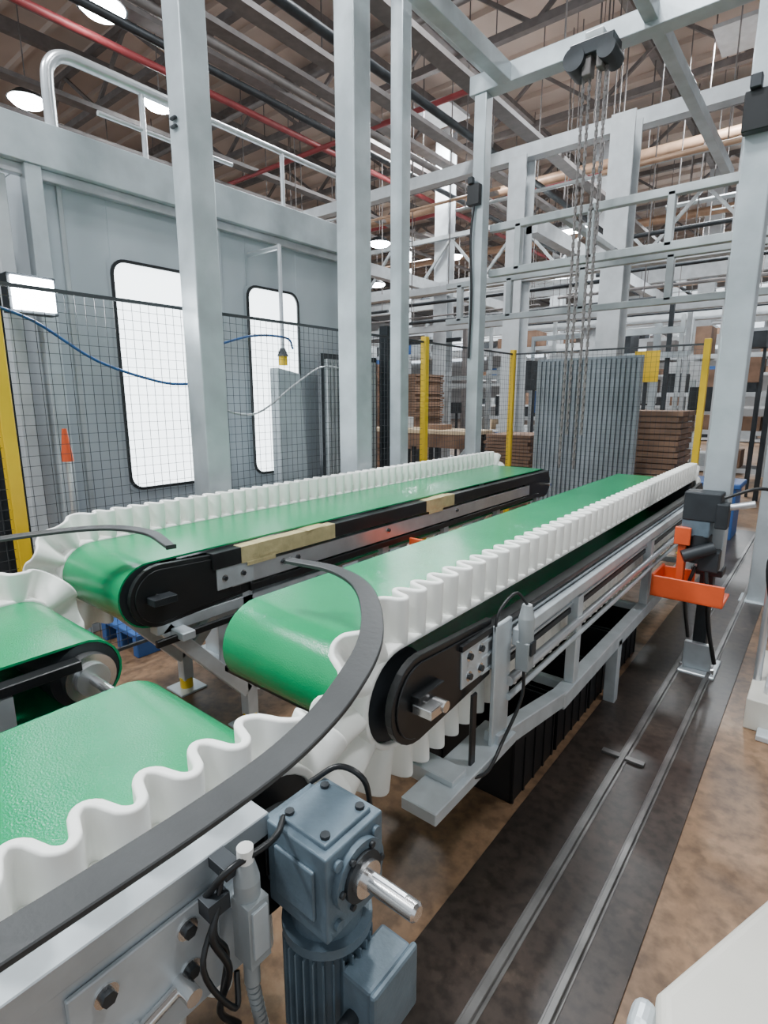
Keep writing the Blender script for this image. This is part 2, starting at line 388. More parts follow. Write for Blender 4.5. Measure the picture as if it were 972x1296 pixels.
b.tube((gx+0.09,gy,gz+0.01),(gx+0.205,gy,gz+0.01),0.0165,M['steel'],24)
b.tube((gx+0.205,gy,gz+0.01),(gx+0.21,gy,gz+0.01),0.0165,M['steel'],24,0.012)
b.box((gx+0.15,gy,gz+0.027),(0.07,0.007,0.004),M['alu']); b.done()
b=B('motor_body',gm)
b.tube((gx,gy,gz-0.085),(gx,gy,gz-0.12),0.068,M['motor'],28); b.tube((gx,gy,gz-0.12),(gx,gy,gz-0.14),0.086,M['motor'],28)
b.tube((gx,gy,gz-0.14),(gx,gy,gz-0.40),0.068,M['motor'],28)
for i in range(28):
    a=2*math.pi*i/28; Rz=Matrix.Rotation(a,3,'Z'); c=Rz@Vector((0.075,0,0))
    b.box((gx+c.x,gy+c.y,gz-0.26),(0.022,0.004,0.22),M['motor'],Rz)
b.tube((gx,gy,gz-0.39),(gx,gy,gz-0.45),0.085,M['motor'],28,0.078)
b.done(0.002,1)
b=B('terminal_box',gm)
b.box((gx+0.105,gy+0.02,gz-0.235),(0.07,0.12,0.13),M['motor']); b.box((gx+0.146,gy+0.02,gz-0.235),(0.014,0.13,0.14),M['motor'])
b.tube((gx+0.10,gy-0.04,gz-0.25),(gx+0.10,gy-0.075,gz-0.25),0.014,M['dark'],12)
b.done(0.007,2)
b=B('torque_bracket',gm)
b.bb((xn+0.033,gy-0.07,gz-0.05),(gx-0.09,gy+0.05,gz+0.05),M['dark'])
b.sweep([(gx+0.10,gy-0.07,gz-0.25),(gx+0.08,gy-0.15,gz-0.27),(gx+0.0,gy-0.19,gz-0.22),(gx-0.05,gy-0.17,gz-0.3),(gx-0.1,gy-0.2,gz-0.45)],0.008,M['black'])
b.sweep([(gx-0.09,gy+0.05,gz+0.08),(gx-0.05,gy+0.09,gz+0.11),(gx+0.0,gy+0.11,gz+0.09),(gx+0.0,gy+0.13,gz+0.0)],0.006,M['black'])
b.done(0.002,1)
g=B('limit_switch')
lx,ly=-0.665,0.465; q=0.02
g.tube((lx,ly,0.70+q),(lx,ly,0.80+q),0.022,M['sensor'],16); g.tube((lx,ly,0.80+q),(lx,ly,0.835+q),0.022,M['sensor'],16,0.014)
g.tube((lx,ly,0.835+q),(lx,ly,0.86+q),0.014,M['white'],14); g.box((lx+0.006,ly,0.71+q),(0.045,0.042,0.12),M['sensor'])
g.box((lx+0.03,ly,0.715+q),(0.006,0.03,0.09),M['plate'])
g.tube((lx,ly,0.65+q),(lx,ly,0.61),0.014,M['sensor'],12)
for i in range(10): g.tube((lx,ly+0.002*i,0.605-0.014*i),(lx,ly+0.002*i,0.596-0.014*i),0.012,M['sensor'],12)
g.sweep([(lx,ly,0.62),(lx,ly+0.01,0.5),(lx-0.02,ly+0.04,0.35),(lx-0.1,ly,0.2)],0.008,M['sensor'])
g.box((lx-0.035,ly,0.76),(0.05,0.03,0.01),M['plate'])
g.box((lx-0.02,ly-0.05,0.80),(0.03,0.04,0.03),M['dark']); g.box((lx-0.03,ly-0.02,0.845),(0.05,0.03,0.02),M['dark'])
g.sweep([(lx-0.01,ly-0.05,0.80),(lx-0.0,ly-0.07,0.76),(lx+0.01,ly-0.05,0.69),(lx-0.01,ly-0.06,0.60),(lx-0.02,ly-0.02,0.52)],0.006,M['black'])
g.sweep([(lx-0.03,ly-0.06,0.81),(lx+0.0,ly-0.03,0.86),(lx+0.01,ly+0.05,0.865),(lx-0.02,ly+0.10,0.86)],0.006,M['black'])
g.sweep([(lx-0.02,ly-0.04,0.79),(lx+0.0,ly-0.09,0.72),(lx+0.02,ly-0.05,0.62),(lx-0.0,ly-0.03,0.66)],0.005,M['black'])
g.sweep([(lx-0.02,ly-0.03,0.85),(lx-0.01,ly-0.06,0.76),(lx-0.01,ly-0.04,0.70),(lx-0.0,ly-0.06,0.64)],0.005,M['black'])
g.done(0.003,2)

# ------------------------------------------------------------------ floor, lane, rails
b=B('floor'); b.bb((-45,-8,-0.1),(25,45,0.0),M['floor']); b.done()
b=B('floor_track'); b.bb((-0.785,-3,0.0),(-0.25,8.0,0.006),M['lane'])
for x,w in ((-0.55,0.022),(-0.385,0.018)):
    b.bb((x-w/2,-3,0.006),(x+w/2,7.8,0.024),M['railm']); b.bb((x-w,-3,0.006),(x+w,7.8,0.009),M['railm'])
b.bb((-0.64,2.4,0.006),(-0.46,2.43,0.02),M['railm']); b.done(0.002,1)
cr=B('plastic_crate_stack')
for i,(x,y) in enumerate(((-0.98,2.05),(-0.98,2.50),(-0.98,2.95),(-0.98,3.4),(-1.32,2.05),(-1.32,2.50))):
    z0=0.0
    cr.bb((x-0.16,y-0.21,z0),(x+0.16,y+0.21,z0+0.012),M['crate'])
    for sx in (-1,1):
        cr.bb((x+sx*0.155-0.005,y-0.21,z0),(x+sx*0.155+0.005,y+0.21,z0+0.28),M['crate'])
        cr.bb((x-0.16,y+sx*0.205-0.005,z0),(x+0.16,y+sx*0.205+0.005,z0+0.28),M['crate'])
        for q in range(5): cr.bb((x+sx*0.162-0.004,y-0.2+q*0.1-0.006,z0),(x+sx*0.162+0.004,y-0.2+q*0.1+0.006,z0+0.28),M['crate'])
        cr.bb((x+sx*0.163-0.007,y-0.215,z0+0.26),(x+sx*0.163+0.007,y+0.215,z0+0.285),M['crate'])
cr.done()

# ------------------------------------------------------------------ steel portal frame
def sqpost(b,x,y,z0,z1,w,m=None,plate=True):
    m=m or M['post']; b.bb((x-w/2,y-w/2,z0),(x+w/2,y+w/2,z1),m)
    if plate: b.bb((x-w*0.9,y-w*0.9,z0),(x+w*0.9,y+w*0.9,z0+0.015),m)
pf=group('steel_portal_frame')
b=B('posts',pf)
sqpost(b,-2.91,1.96,0,4.6,0.16)
sqpost(b,-2.91,3.28,0,4.6,0.18)
sqpost(b,-2.91,3.84,0,4.6,0.115)
sqpost(b,-2.91,5.12,0,4.36,0.125)
sqpost(b,-0.46,3.62,0.62,4.6,0.135,plate=False)
sqpost(b,-0.30,5.20,0,4.36,0.13)
b.done(0.008,2)
b=B('beams',pf)
b.bb((-3.02,5.04,4.36),(0.6,5.20,4.52),M['post'])
b.bb((-2.72,0.5,4.36),(-2.60,5.04,4.50),M['post'])
b.bb((-2.99,0.5,4.60),(-2.87,5.3,4.74),M['post'])
b.bb((-3.0,3.84,4.62),(-0.3,3.96,4.74),M['post'])
b.bb((-0.50,1.0,4.60),(-0.38,5.3,4.72),M['post'])
b.bb((-1.50,3.9,4.40),(-1.40,9.0,4.52),M['post'])
for z in (2.84,3.26): b.bb((-2.9,5.30,z-0.035),(0.8,5.37,z+0.035),M['postd'])
for x in (-2.6,-1.9,-1.25,-0.7,0.1): b.bb((x-0.03,5.30,2.84),(x+0.03,5.37,3.26),M['postd'])
for z in (2.60,3.05): b.bb((-4.2,6.55,z-0.035),(0.8,6.62,z+0.035),M['postd'])
for x in (-4.0,-3.3,-2.4,-1.5,-0.6): b.bb((x-0.035,6.55,2.6),(x+0.035,6.62,3.05),M['postd'])
for x in (-2.2,-0.6): b.bb((x-0.03,5.3,3.23),(x+0.03,7.6,3.29),M['postd'])
b.beam((-2.91,5.12,1.15),(-3.38,5.12,0.6),0.05,0.05,M['postd']); b.beam((-0.3,5.2,1.5),(0.25,5.2,1.05),0.06,0.06,M['post'])
b.done(0.006,2)
b=B('post_fittings',pf)
for (x,y,z) in ((-2.93,5.03,3.5),(-0.47,3.52,2.98)):
    b.box((x,y,z),(0.13,0.06,0.18),M['black']); b.box((x-0.02,y-0.03,z+0.12),(0.05,0.05,0.06),M['dark'])
for z in (3.02,3.06): b.box((-2.93,1.87,z),(0.05,0.02,0.015),M['dark'])
b.sweep([(-2.93,5.03,3.4),(-2.95,5.02,3.1),(-2.93,5.03,2.6),(-2.94,5.03,2.0)],0.012,M['black'])
b.done(0.004,1)
b=B('column_foot',pf)
b.bb((-0.495,3.585,0.0),(-0.425,3.655,0.62),M['dark']); b.bb((-0.56,3.48,0.0),(-0.35,3.76,0.02),M['plate'])
b.bb((-0.53,3.54,0.02),(-0.38,3.58,0.18),M['plate']); b.bb((-0.54,3.55,0.60),(-0.38,3.69,0.64),M['dark'])
for dx in (-0.08,0.08): b.tube((-0.45+dx,3.52,0.02),(-0.45+dx,3.52,0.05),0.012,M['steel'],8)
b.done(0.004,1)
b=B('chain_drive_unit')
b.box((-0.50,3.47,1.02),(0.18,0.14,0.16),M['dark']); b.box((-0.52,3.47,0.90),(0.14,0.13,0.10),M['motor']); b.tube((-0.50,3.46,0.86),(-0.50,3.46,0.70),0.06,M['dark'],20)
b.box((-0.40,3.44,0.98),(0.06,0.1,0.14),M['dark']); b.tube((-0.40,3.44,1.02),(-0.26,3.44,1.06),0.018,M['alu'],12)
b.tube((-0.42,3.42,0.80),(-0.56,3.36,0.74),0.035,M['dark'],14); b.box((-0.44,3.45,0.72),(0.1,0.1,0.12),M['dark'])
b.sweep([(-0.4,3.42,1.08),(-0.25,3.46,1.14),(-0.15,3.6,1.08),(-0.1,3.8,0.9)],0.009,M['black'])
b.sweep([(-0.45,3.42,0.68),(-0.42,3.40,0.5),(-0.40,3.46,0.3),(-0.36,3.50,0.1)],0.012,M['black'])
b.sweep([(-0.50,3.42,0.68),(-0.53,3.40,0.5),(-0.50,3.44,0.25)],0.010,M['black'])
b.done(0.008,2)
b=B('orange_bracket_tray')
y0=3.30; ox=0.045
b.bb((-0.74+ox,y0,0.50),(-0.38+ox,y0+0.015,0.62),M['orange']); b.bb((-0.74+ox,y0,0.50),(-0.38+ox,y0+0.26,0.515),M['orange']); b.bb((-0.74+ox,y0+0.245,0.50),(-0.56+ox,y0+0.26,0.62),M['orange'])
b.bb((-0.74+ox,y0,0.50),(-0.725+ox,y0+0.26,0.63),M['orange']); b.bb((-0.64+ox,y0+0.10,0.515),(-0.60+ox,y0+0.16,0.90),M['orange']); b.bb((-0.66+ox,y0+0.08,0.80),(-0.58+ox,y0+0.10,0.90),M['orange']); b.done(0.003,1)
b=B('orange_bracket_tray')
for y in (2.75,): b.bb((-2.0,y,0.66),(-1.7,y+0.02,0.74),M['orange']); b.bb((-2.0,y,0.64),(-1.7,y+0.3,0.66),M['orange']); b.bb((-1.72,y,0.64),(-1.70,y+0.3,0.74),M['orange']); b.bb((-1.87,y+0.12,0.0),(-1.84,y+0.15,0.64),M['orange']); b.bb((-1.98,y+0.02,0.0),(-1.73,y+0.26,0.012),M['orange'])
b.done(0.003,1)

# ------------------------------------------------------------------ hoist with chains
h=group('chain_hoist')
b=B('hoist_block',h)
hx,hy=-1.82,4.93
b.box((hx,hy,4.28),(0.34,0.20,0.10),M['dark']); b.tube((hx-0.13,hy-0.12,4.22),(hx-0.13,hy+0.12,4.22),0.085,M['dark'],20); b.tube((hx+0.12,hy-0.12,4.22),(hx+0.12,hy+0.12,4.22),0.07,M['dark'],20)
b.box((hx-0.04,hy-0.02,4.18),(0.07,0.1,0.16),M['truss']); b.box((hx+0.06,hy-0.02,4.20),(0.05,0.1,0.14),M['truss'])
b.box((hx,hy+0.0,4.36),(0.14,0.10,0.10),M['postd']); b.done(0.005,1)
b=B('chains',h)
def chain(x,y,z0,z1,m):
    z=z1; k=0
    while z>z0:
        if k%2: b.box((x,y,z),(0.026,0.008,0.045),m)
        else: b.box((x,y,z),(0.008,0.026,0.045),m)
        z-=0.034; k+=1
for dx,z0 in ((-0.08,1.0),(-0.03,1.3),(0.05,1.0),(0.10,1.3)): chain(hx+dx,hy,z0,4.2,M['truss'])
b.done()

# ------------------------------------------------------------------ safety fence
def fence(name,p,q,z0,z1,posts,pitch=0.05):
    e=group(name); p=Vector(p); q=Vector(q); L=(q-p).length; d=(q-p)/L
    b=B('wire_mesh',e); wd=0.0024
    n=int(L/pitch)
    for i in range(n+1):
        c=p+d*(L*i/n); b.beam((c.x,c.y,z0),(c.x,c.y,z1),wd,wd,M['wire'])
    nz=int((z1-z0)/pitch)
    for i in range(nz+1):
        zz=z0+(z1-z0)*i/nz; b.beam((p.x,p.y,zz),(q.x,q.y,zz),wd,wd,M['wire'])
    for zz in (z0,z1): b.beam((p.x,p.y,zz),(q.x,q.y,zz),0.018,0.018,M['wire'])
    b.done()
    b=B('yellow_posts',e)
    for s_ in posts:
        c=p+d*s_; b.box((c.x,c.y,(z1+0.05)/2),(0.06,0.06,z1+0.05),M['yellow']); b.box((c.x,c.y,0.006),(0.14,0.14,0.012),M['yellow'])
    b.done(0.004,1)
fence('safety_fence',(-3.12,-0.6,0),(-3.12,6.4,0),0.15,2.13,[1.57,5.12,7.0])
fence('safety_fence',(-3.08,6.4,0),(-1.05,6.4,0),0.15,2.13,[2.03])

# ------------------------------------------------------------------ booth with windows
bo=group('machine_booth')
BX=-3.85
W=[(1.92,2.50,0.97,2.50),(3.02,3.56,0.97,2.50)]
b=B('booth_wall',bo)
Y0=1.48
ys=[Y0,W[0][0],W[0][1],W[1][0],W[1][1],4.35]
b.bb((BX-0.05,ys[0],0),(BX,ys[1],2.95),M['panel']); b.bb((BX-0.05,ys[2],0),(BX,ys[3],2.95),M['panel']); b.bb((BX-0.05,ys[4],0),(BX,ys[5],2.95),M['panel'])
for y0,y1,z0,z1 in W:
    b.bb((BX-0.05,y0,0),(BX,y1,z0),M['panel']); b.bb((BX-0.05,y0,z1),(BX,y1,2.95),M['panel'])
b.bb((BX-2.5,4.30,0),(BX,4.35,2.95),M['panel']); b.bb((BX-2.5,Y0,0),(BX,Y0+0.05,2.95),M['panel']); b.bb((BX-2.5,Y0,2.95),(BX,4.35,3.0),M['panel'])
b.bb((BX-2.5,Y0,0),(BX-2.45,4.35,2.95),M['panel'])
b.bb((BX-0.02,0.9,2.92),(BX+0.10,4.40,3.16),M['post'])
b.bb((BX,0.9,2.86),(BX+0.05,4.40,2.92),M['alu'])
b.bb((BX+0.0,Y0-0.05,0),(BX+0.09,Y0+0.04,2.92),M['post']); b.bb((BX,4.27,0),(BX+0.06,4.36,2.92),M['post']); b.bb((BX,2.70,0),(BX+0.03,2.77,2.92),M['panel'])
b.bb((BX,1.62,0),(BX+0.02,1.65,2.9),M['postd'])
b.bb((BX,1.5,0.70),(BX+0.02,4.3,0.74),M['postd'])
b.done(0.004,1)
def rrect(y0,y1,z0,z1,r,n=6):
    out=[]
    for cy,cz,a0 in ((y1-r,z1-r,0),(y0+r,z1-r,90),(y0+r,z0+r,180),(y1-r,z0+r,270)):
        for i in range(n+1):
            a=math.radians(a0+90*i/n); out.append((cy+r*math.cos(a),cz+r*math.sin(a)))
    return out
for i,(y0,y1,z0,z1) in enumerate(W):
    b=B('window_%d'%(i+1),bo)
    o_=rrect(y0-0.014,y1+0.014,z0-0.014,z1+0.014,0.10); n_=rrect(y0+0.006,y1-0.006,z0+0.006,z1-0.006,0.085); k=len(o_)
    vs=[(BX+0.02,y,z) for y,z in o_]+[(BX+0.02,y,z) for y,z in n_]+[(BX-0.01,y,z) for y,z in o_]+[(BX-0.01,y,z) for y,z in n_]
    fs=[]
    for j in range(k):
        q=(j+1)%k; fs+=[(j,q,k+q,k+j),(j,q,2*k+q,2*k+j),(k+j,k+q,3*k+q,3*k+j)]
    b.add(vs,fs,M['black'])
    rect=[]
    for (y,z) in o_:
        cy=y1+0.03 if y>(y0+y1)/2 else y0-0.03; cz=z1+0.03 if z>(z0+z1)/2 else z0-0.03
        rect.append((cy,z) if (y1-y0)/2-abs(y-(y0+y1)/2)<(z1-z0)/2-abs(z-(z0+z1)/2) else (y,cz))
    vs=[(BX+0.008,y,z) for y,z in o_]+[(BX+0.008,y,z) for y,z in rect]
    b.add(vs,[(j,(j+1)%k,k+(j+1)%k,k+j) for j in range(k)],M['panel'])
    b.prism_x(n_,BX-0.01,BX+0.006,M['window'])
    b.done()
b=B('roof_handrail',bo)
zr=3.58; yr=1.62
b.sweep([(BX+0.05,yr,3.16),(BX+0.05,yr,3.40),(BX+0.05,yr+.02,3.50),(BX+0.05,yr+.10,3.57),(BX+0.05,yr+.28,3.58),(BX+0.05,2.4,3.58)],0.035,M['alu'],12)
b.tube((BX+0.05,2.4,zr),(BX+0.05,4.4,zr),0.022,M['alu'],12)
b.tube((BX+0.05,1.9,3.34),(BX+0.05,2.9,3.34),0.015,M['alu'],10)
for y in (2.2,3.4,4.35): b.tube((BX+0.05,y,3.1),(BX+0.05,y,zr),0.018,M['alu'],10)
b.done()
b=B('booth_side_window',bo)
b.bb((BX-1.0,4.35,1.0),(BX-0.15,4.365,2.3),M['black']); b.bb((BX-0.92,4.365,1.08),(BX-0.23,4.37,2.22),M['dimwin']); b.done()
b=B('ribbed_shutter')
for i in range(14): b.bb((-3.62,3.66+i*0.05,0.3),(-3.58,3.69+i*0.05,1.95),M['postd'])
b.bb((-3.66,3.62,0.0),(-3.62,4.4,2.0),M['dark']); b.bb((-3.6,4.42,0.0),(-3.5,4.52,2.3),M['dark']); b.bb((-3.6,4.55,0.0),(-3.57,4.75,2.1),M['bluec']); b.done()
b=B('door_1'); b.bb((BX-0.5,-1.5,0),(BX-0.42,1.40,2.9),M['dark']); b.bb((BX-0.05,1.27,0),(BX+0.02,1.35,2.85),M['column']); b.bb((BX-0.40,0.55,0),(BX-0.34,1.22,2.85),M['dark']); b.done(0.004,1)
b=B('pneumatic_unit_with_beacon')
py=3.03
b.tube((-3.45,py,1.95),(-3.45,py,2.75),0.016,M['alu'],12); b.tube((-3.45,py,1.86),(-3.45,py,1.95),0.035,M['yellow'],16); b.tube((-3.45,py,1.93),(-3.45,py,1.99),0.045,M['dark'],16,0.02)
b.add([(-3.5,py-.10,0.0),(-3.4,py-.10,0.0),(-3.4,py+.26,0.0),(-3.5,py+.26,0.0),(-3.5,py-.10,1.84),(-3.4,py-.10,1.84),(-3.4,py+.14,1.80),(-3.5,py+.14,1.80)],[(0,1,5,4),(1,2,6,5),(2,3,7,6),(3,0,4,7),(4,5,6,7),(3,2,1,0)],M['post'])
b.tube((-3.82,py,2.73),(-3.45,py,2.73),0.018,M['alu'],10); b.done(0.01,2)
b=B('floodlight'); b.box((BX+0.30,1.30,2.16),(0.10,0.24,0.20),M['dark']); b.box((BX+0.355,1.30,2.16),(0.012,0.21,0.17),M['glow'])
b.bb((BX+0.02,1.28,2.14),(BX+0.28,1.32,2.18),M['dark']); b.done()
b=B('amber_beacon'); b.tube((-3.3,1.30,1.26),(-3.3,1.30,1.44),0.032,M['orange'],16,0.012); b.tube((-3.3,1.30,0),(-3.3,1.30,1.26),0.014,M['alu'],10); b.done()
b=B('blue_hose')
b.sweep([(-3.14,0.9,2.05),(-3.145,1.15,1.98),(-3.145,1.45,1.80),(-3.145,1.8,1.70),(-3.145,2.0,1.69)],0.008,M['bluec'])
b.sweep([(-3.145,2.15,1.92),(-3.145,2.5,2.02),(-3.145,2.8,2.03),(-3.3,3.0,1.98)],0.008,M['bluec'])
b.sweep([(-3.15,2.15,1.55),(-3.15,2.5,1.50),(-3.15,2.9,1.72),(-3.15,3.2,1.85),(-3.15,3.6,1.8)],0.007,M['alu'])
b.sweep([(-3.15,3.5,1.95),(-3.15,3.6,1.88),(-3.15,3.65,1.5),(-3.15,3.5,1.0)],0.008,M['bluec'])
b.done()
b=B('blue_pallet')
for i in range(5): b.bb((-3.72,1.55+i*0.16,0.12),(-3.22,1.67+i*0.16,0.15),M['blueb'])
for x in (-3.7,-3.49,-3.28): b.bb((x,1.55,0.0),(x+0.06,2.31,0.12),M['blueb'])
b.done(0.004,1)

# ------------------------------------------------------------------ right foreground guard + right hardware
b=B('machine_guard_panel')
pts=[(-0.080,0.63),(-0.068,0.58),(0.03,0.53),(0.6,0.50),(0.6,2.0),(0.38,2.0),(0.09,1.07)]
n=len(pts); vs=[(x,y,0.0) for x,y in pts]+[(x,y,0.90) for x,y in pts]
b.add(vs,[list(range(n))[::-1],list(range(n,2*n))]+[(i,(i+1)%n,n+(i+1)%n,n+i) for i in range(n)],M['lightg'])
b.box((-0.088,0.605,0.86),(0.03,0.05,0.05),M['plate'])
b.done(0.02,4)
b=B('machine_base_block')
b.bb((-0.16,3.05,0),(0.5,3.75,0.16),M['lightg']); b.bb((-0.10,3.15,0.16),(0.5,3.7,0.20),M['alu'])
for y in (3.0,): b.bb((-0.10,y-0.04,0),(0.1,y+0.05,0.03),M['plate'])
b.tube((-0.08,3.4,0.2),(-0.08,3.4,1.0),0.022,M['alu'],12); b.tube((-0.08,3.4,1.0),(0.5,3.4,1.0),0.022,M['alu'],12); b.tube((-0.08,3.4,0.6),(0.5,3.4,0.6),0.016,M['alu'],12)
b.tube((-0.14,3.3,0.16),(-0.14,3.3,0.85),0.018,M['alu'],12); b.tube((-0.14,3.3,0.85),(0.5,3.3,0.85),0.018,M['alu'],12)
b.box((-0.06,3.35,0.88),(0.07,0.07,0.18),M['plate'])
b.sweep([(-0.08,3.38,0.95),(-0.16,3.28,0.8),(-0.1,3.27,0.5),(0.0,3.2,0.3)],0.01,M['black'])
b.done(0.006,2)

# ------------------------------------------------------------------ hall shell
b=B('ceiling'); b.bb((-45,-2,9.4),(25,45,9.5),M['ceil'])
y=-2
while y<45:
    b.bb((-45,y,9.28),(25,y+0.10,9.4),M['ceil']); y+=0.9
b.done()
b=B('wall_back'); b.bb((-45,40,0),(25,40.3,9.4),M['wall'])
for x in range(-44,24,6): b.bb((x,39.9,4.6),(x+4.2,40,6.2),M['dimwin'])
b.done()
b=B('wall_left'); b.bb((-36,-8,0),(-35.7,40,9.4),M['wall'])
for y in range(-6,38,6): b.bb((-35.7,y,4.8),(-35.6,y+4.2,6.2),M['dimwin'])
b.done()
rt=B('roof_truss')
for y in (7,10.5,14,17.5,22,28,34):
    z0,z1=8.1,9.2
    for z in (z0,z1): rt.bb((-35,y-0.07,z-0.07),(22,y+0.07,z+0.07),M['truss'])
    x=-35
    while x<22:
        rt.beam((x,y,z0),(x+1.5,y,z1),0.07,0.07,M['truss']); rt.beam((x+1.5,y,z1),(x+3,y,z0),0.07,0.07,M['truss']); x+=3
for x in range(-34,20,5):
    rt.bb((x-0.08,-2,8.85),(x+0.08,40,9.1),M['truss'])
    rt.bb((x+2.4,-2,8.1),(x+2.5,40,8.2),M['truss'])
rt.done()
pp=B('ceiling_pipes')
for y,z,r,m in ((11.0,6.3,0.09,'pipeb'),(11.4,6.3,0.06,'truss'),(14.5,7.0,0.12,'pipeb'),(9.5,6.9,0.05,'piper'),(16,7.4,0.09,'piper'),(19,6.8,0.12,'pipeb'),(25,6.6,0.15,'column'),(8.2,7.4,0.05,'truss'),(12.6,6.8,0.05,'truss')):
    pp.tube((-34,y,z),(20,y,z),r,M[m],10)
    for x in range(-32,20,4): pp.tube((x,y,z),(x,y,9.3),0.015,M['truss'],6)
for x,z,m in ((-7,6.2,'truss'),(-9.5,7.0,'piper'),(-12,6.6,'truss'),(-5.2,5.8,'dark'),(-8.2,6.6,'dark')):
    pp.tube((x,-2,z),(x,38,z),0.06,M[m],8)
    pp.bb((x+0.3,-2,z+0.3),(x+0.55,38,z+0.38),M['truss'])
pp.done()
def fcol(x,y,w=0.35,m='column',top=8.2):
    b=B('factory_column'); b.bb((x-w/2,y-0.03,0),(x+w/2,y+0.0,top),M[m]); b.bb((x-w/2,y+0.30,0),(x+w/2,y+0.33,top),M[m]); b.bb((x-0.015,y,0),(x+0.015,y+0.3,top),M[m])
    b.bb((x-w*0.7,y-0.1,0),(x+w*0.7,y+0.4,0.03),M[m]); b.done()
for x,y,w,tp in ((-4.45,9,0.30,5.4),(-2.72,8.6,0.32,5.4),(-1.3,9.6,0.28,5.4),(-8.5,13,0.4,8.2),(-5.5,16,0.4,8.2),(-12,13,0.45,8.2),(-15,20,0.5,8.2),(-9,22,0.5,8.2),(-3.5,20,0.45,8.2),(0.5,16,0.45,8.2),(-18,12,0.45,8.2),(-6,28,0.5,8.2),(2.5,24,0.5,8.2)): fcol(x,y,w,'column',tp)
b=B('mezzanine_beams')
for y,z,hh in ((12.9,4.3,0.28),(15.9,3.5,0.3),(19.9,5.2,0.4),(19.8,3.2,0.3),(9.3,3.55,0.12),(27.8,5.6,0.5),(9.2,5.4,0.2),(12.5,3.3,0.15),(23.5,4.2,0.3)):
    b.bb((-30,y-0.1,z),(15,y+0.1,z+hh),M['column'])
for x in (-4.3,-1.2,-8.5): b.bb((x-0.1,9.3,4.3),(x+0.1,28,4.55),M['column'])
for i in range(24):
    x=-30+i*1.9; b.beam((x,12.9,4.55),(x+0.95,12.9,5.6),0.06,0.06,M['postd']); b.beam((x+0.95,12.9,5.6),(x+1.9,12.9,4.55),0.06,0.06,M['postd'])
b.bb((-30,12.85,5.6),(15,12.95,5.7),M['postd'])
b.done()
# overhead conveyors, conduits and process machinery beyond the fence
rr=random.Random(21)
b=B('process_machinery')
for i in range(46):
    x=rr.uniform(-13,2.5); y=rr.uniform(10.3,13.4); hgt=rr.uniform(1.6,3.4); w=rr.uniform(0.05,0.12)
    m=M[rr.choice(['postd','column','dark','truss','post','yellow' if i%9==0 else 'postd'])]
    b.bb((x-w/2,y-w/2,0),(x+w/2,y+w/2,hgt),m)
    if i%2==0: b.bb((x,y-0.04,hgt-0.1),(x+rr.uniform(0.6,2.0),y+0.04,hgt),m)
    if i%3==0:
        d=rr.uniform(0.2,0.5); zz=rr.uniform(0.8,hgt-0.3); b.bb((x,y-0.2,zz),(x+d,y+0.2,zz+rr.uniform(0.2,0.6)),M[rr.choice(['dark','postd','card','column','blueb','truss','motor'])])
        b.bb((x+d-0.04,y-0.03,0),(x+d,y+0.03,zz),M['dark'])
b.done()
b=B('overhead_conduit_rack')
for i in range(40):
    y=rr.uniform(10,24); z=rr.uniform(3.2,6.0); x0=rr.uniform(-14,-2); L=rr.uniform(2,7); r=rr.uniform(0.02,0.05)
    b.tube((x0,y,z),(x0+L,y,z),r,M[rr.choice(['truss','dark','postd','pipeb','column'])],6)
    b.tube((x0+0.2,y,z),(x0+0.2,y,9.2),0.012,M['truss'],5); b.tube((x0+L-0.2,y,z),(x0+L-0.2,y,9.2),0.012,M['truss'],5)
b.done()
def stack(name,x,y,w,d,z0,z1,m,th=0.05,jit=0.03):
    b=B(name); z=z0
    if z0>0:
        for dx in (-w*0.45,w*0.45):
            for dy in (-d*0.4,d*0.4): b.bb((x+dx-0.05,y+dy-0.05,0),(x+dx+0.05,y+dy+0.05,z0),M['dark'])
    while z<z1:
        j=random.uniform(-jit,jit); b.bb((x-w/2+j,y-d/2,z),(x+w/2+j,y+d/2,z+th*0.8),M[m]); z+=th
    b.bb((x-w/2+0.05,y-d/2+0.05,z0),(x+w/2-0.05,y+d/2-0.05,z1-0.02),M[m]); b.done()
stack('cardboard_stack',-7.0,9.7,0.9,1.0,0.6,2.1,'card')
stack('cardboard_stack',-1.90,7.7,1.0,0.8,0.0,1.45,'card',0.07)
stack('cardboard_stack',-3.65,7.8,0.7,0.8,0.0,1.10,'card')
stack('cardboard_stack',-8.9,10.4,1.2,1.0,0.0,2.4,'card',0.08)
b=B('work_bench')
b.bb((-6.3,7.3,1.06),(-4.2,8.0,1.12),M['wood']); b.bb((-6.3,7.32,0.85),(-4.2,7.36,1.06),M['card'])
for x in (-6.2,-5.3,-4.3):
    for y in (7.4,7.9): b.bb((x-0.03,y-0.03,0),(x+0.03,y+0.03,1.06),M['dark'])
b.bb((-6.1,7.5,1.12),(-5.6,7.8,1.30),M['column']); b.bb((-5.2,7.5,1.12),(-4.8,7.75,1.2),M['card']); b.bb((-6.2,7.35,0.35),(-4.3,7.95,0.39),M['wood']); b.done(0.004,1)
b=B('gray_sheet_rack'); 
for i in range(22): b.bb((-2.92+i*0.055,6.7,0.25),(-2.885+i*0.055,6.74,2.05),M['curtain'])
b.bb((-2.95,6.74,0.0),(-1.72,6.78,2.08),M['curtain']); b.done()
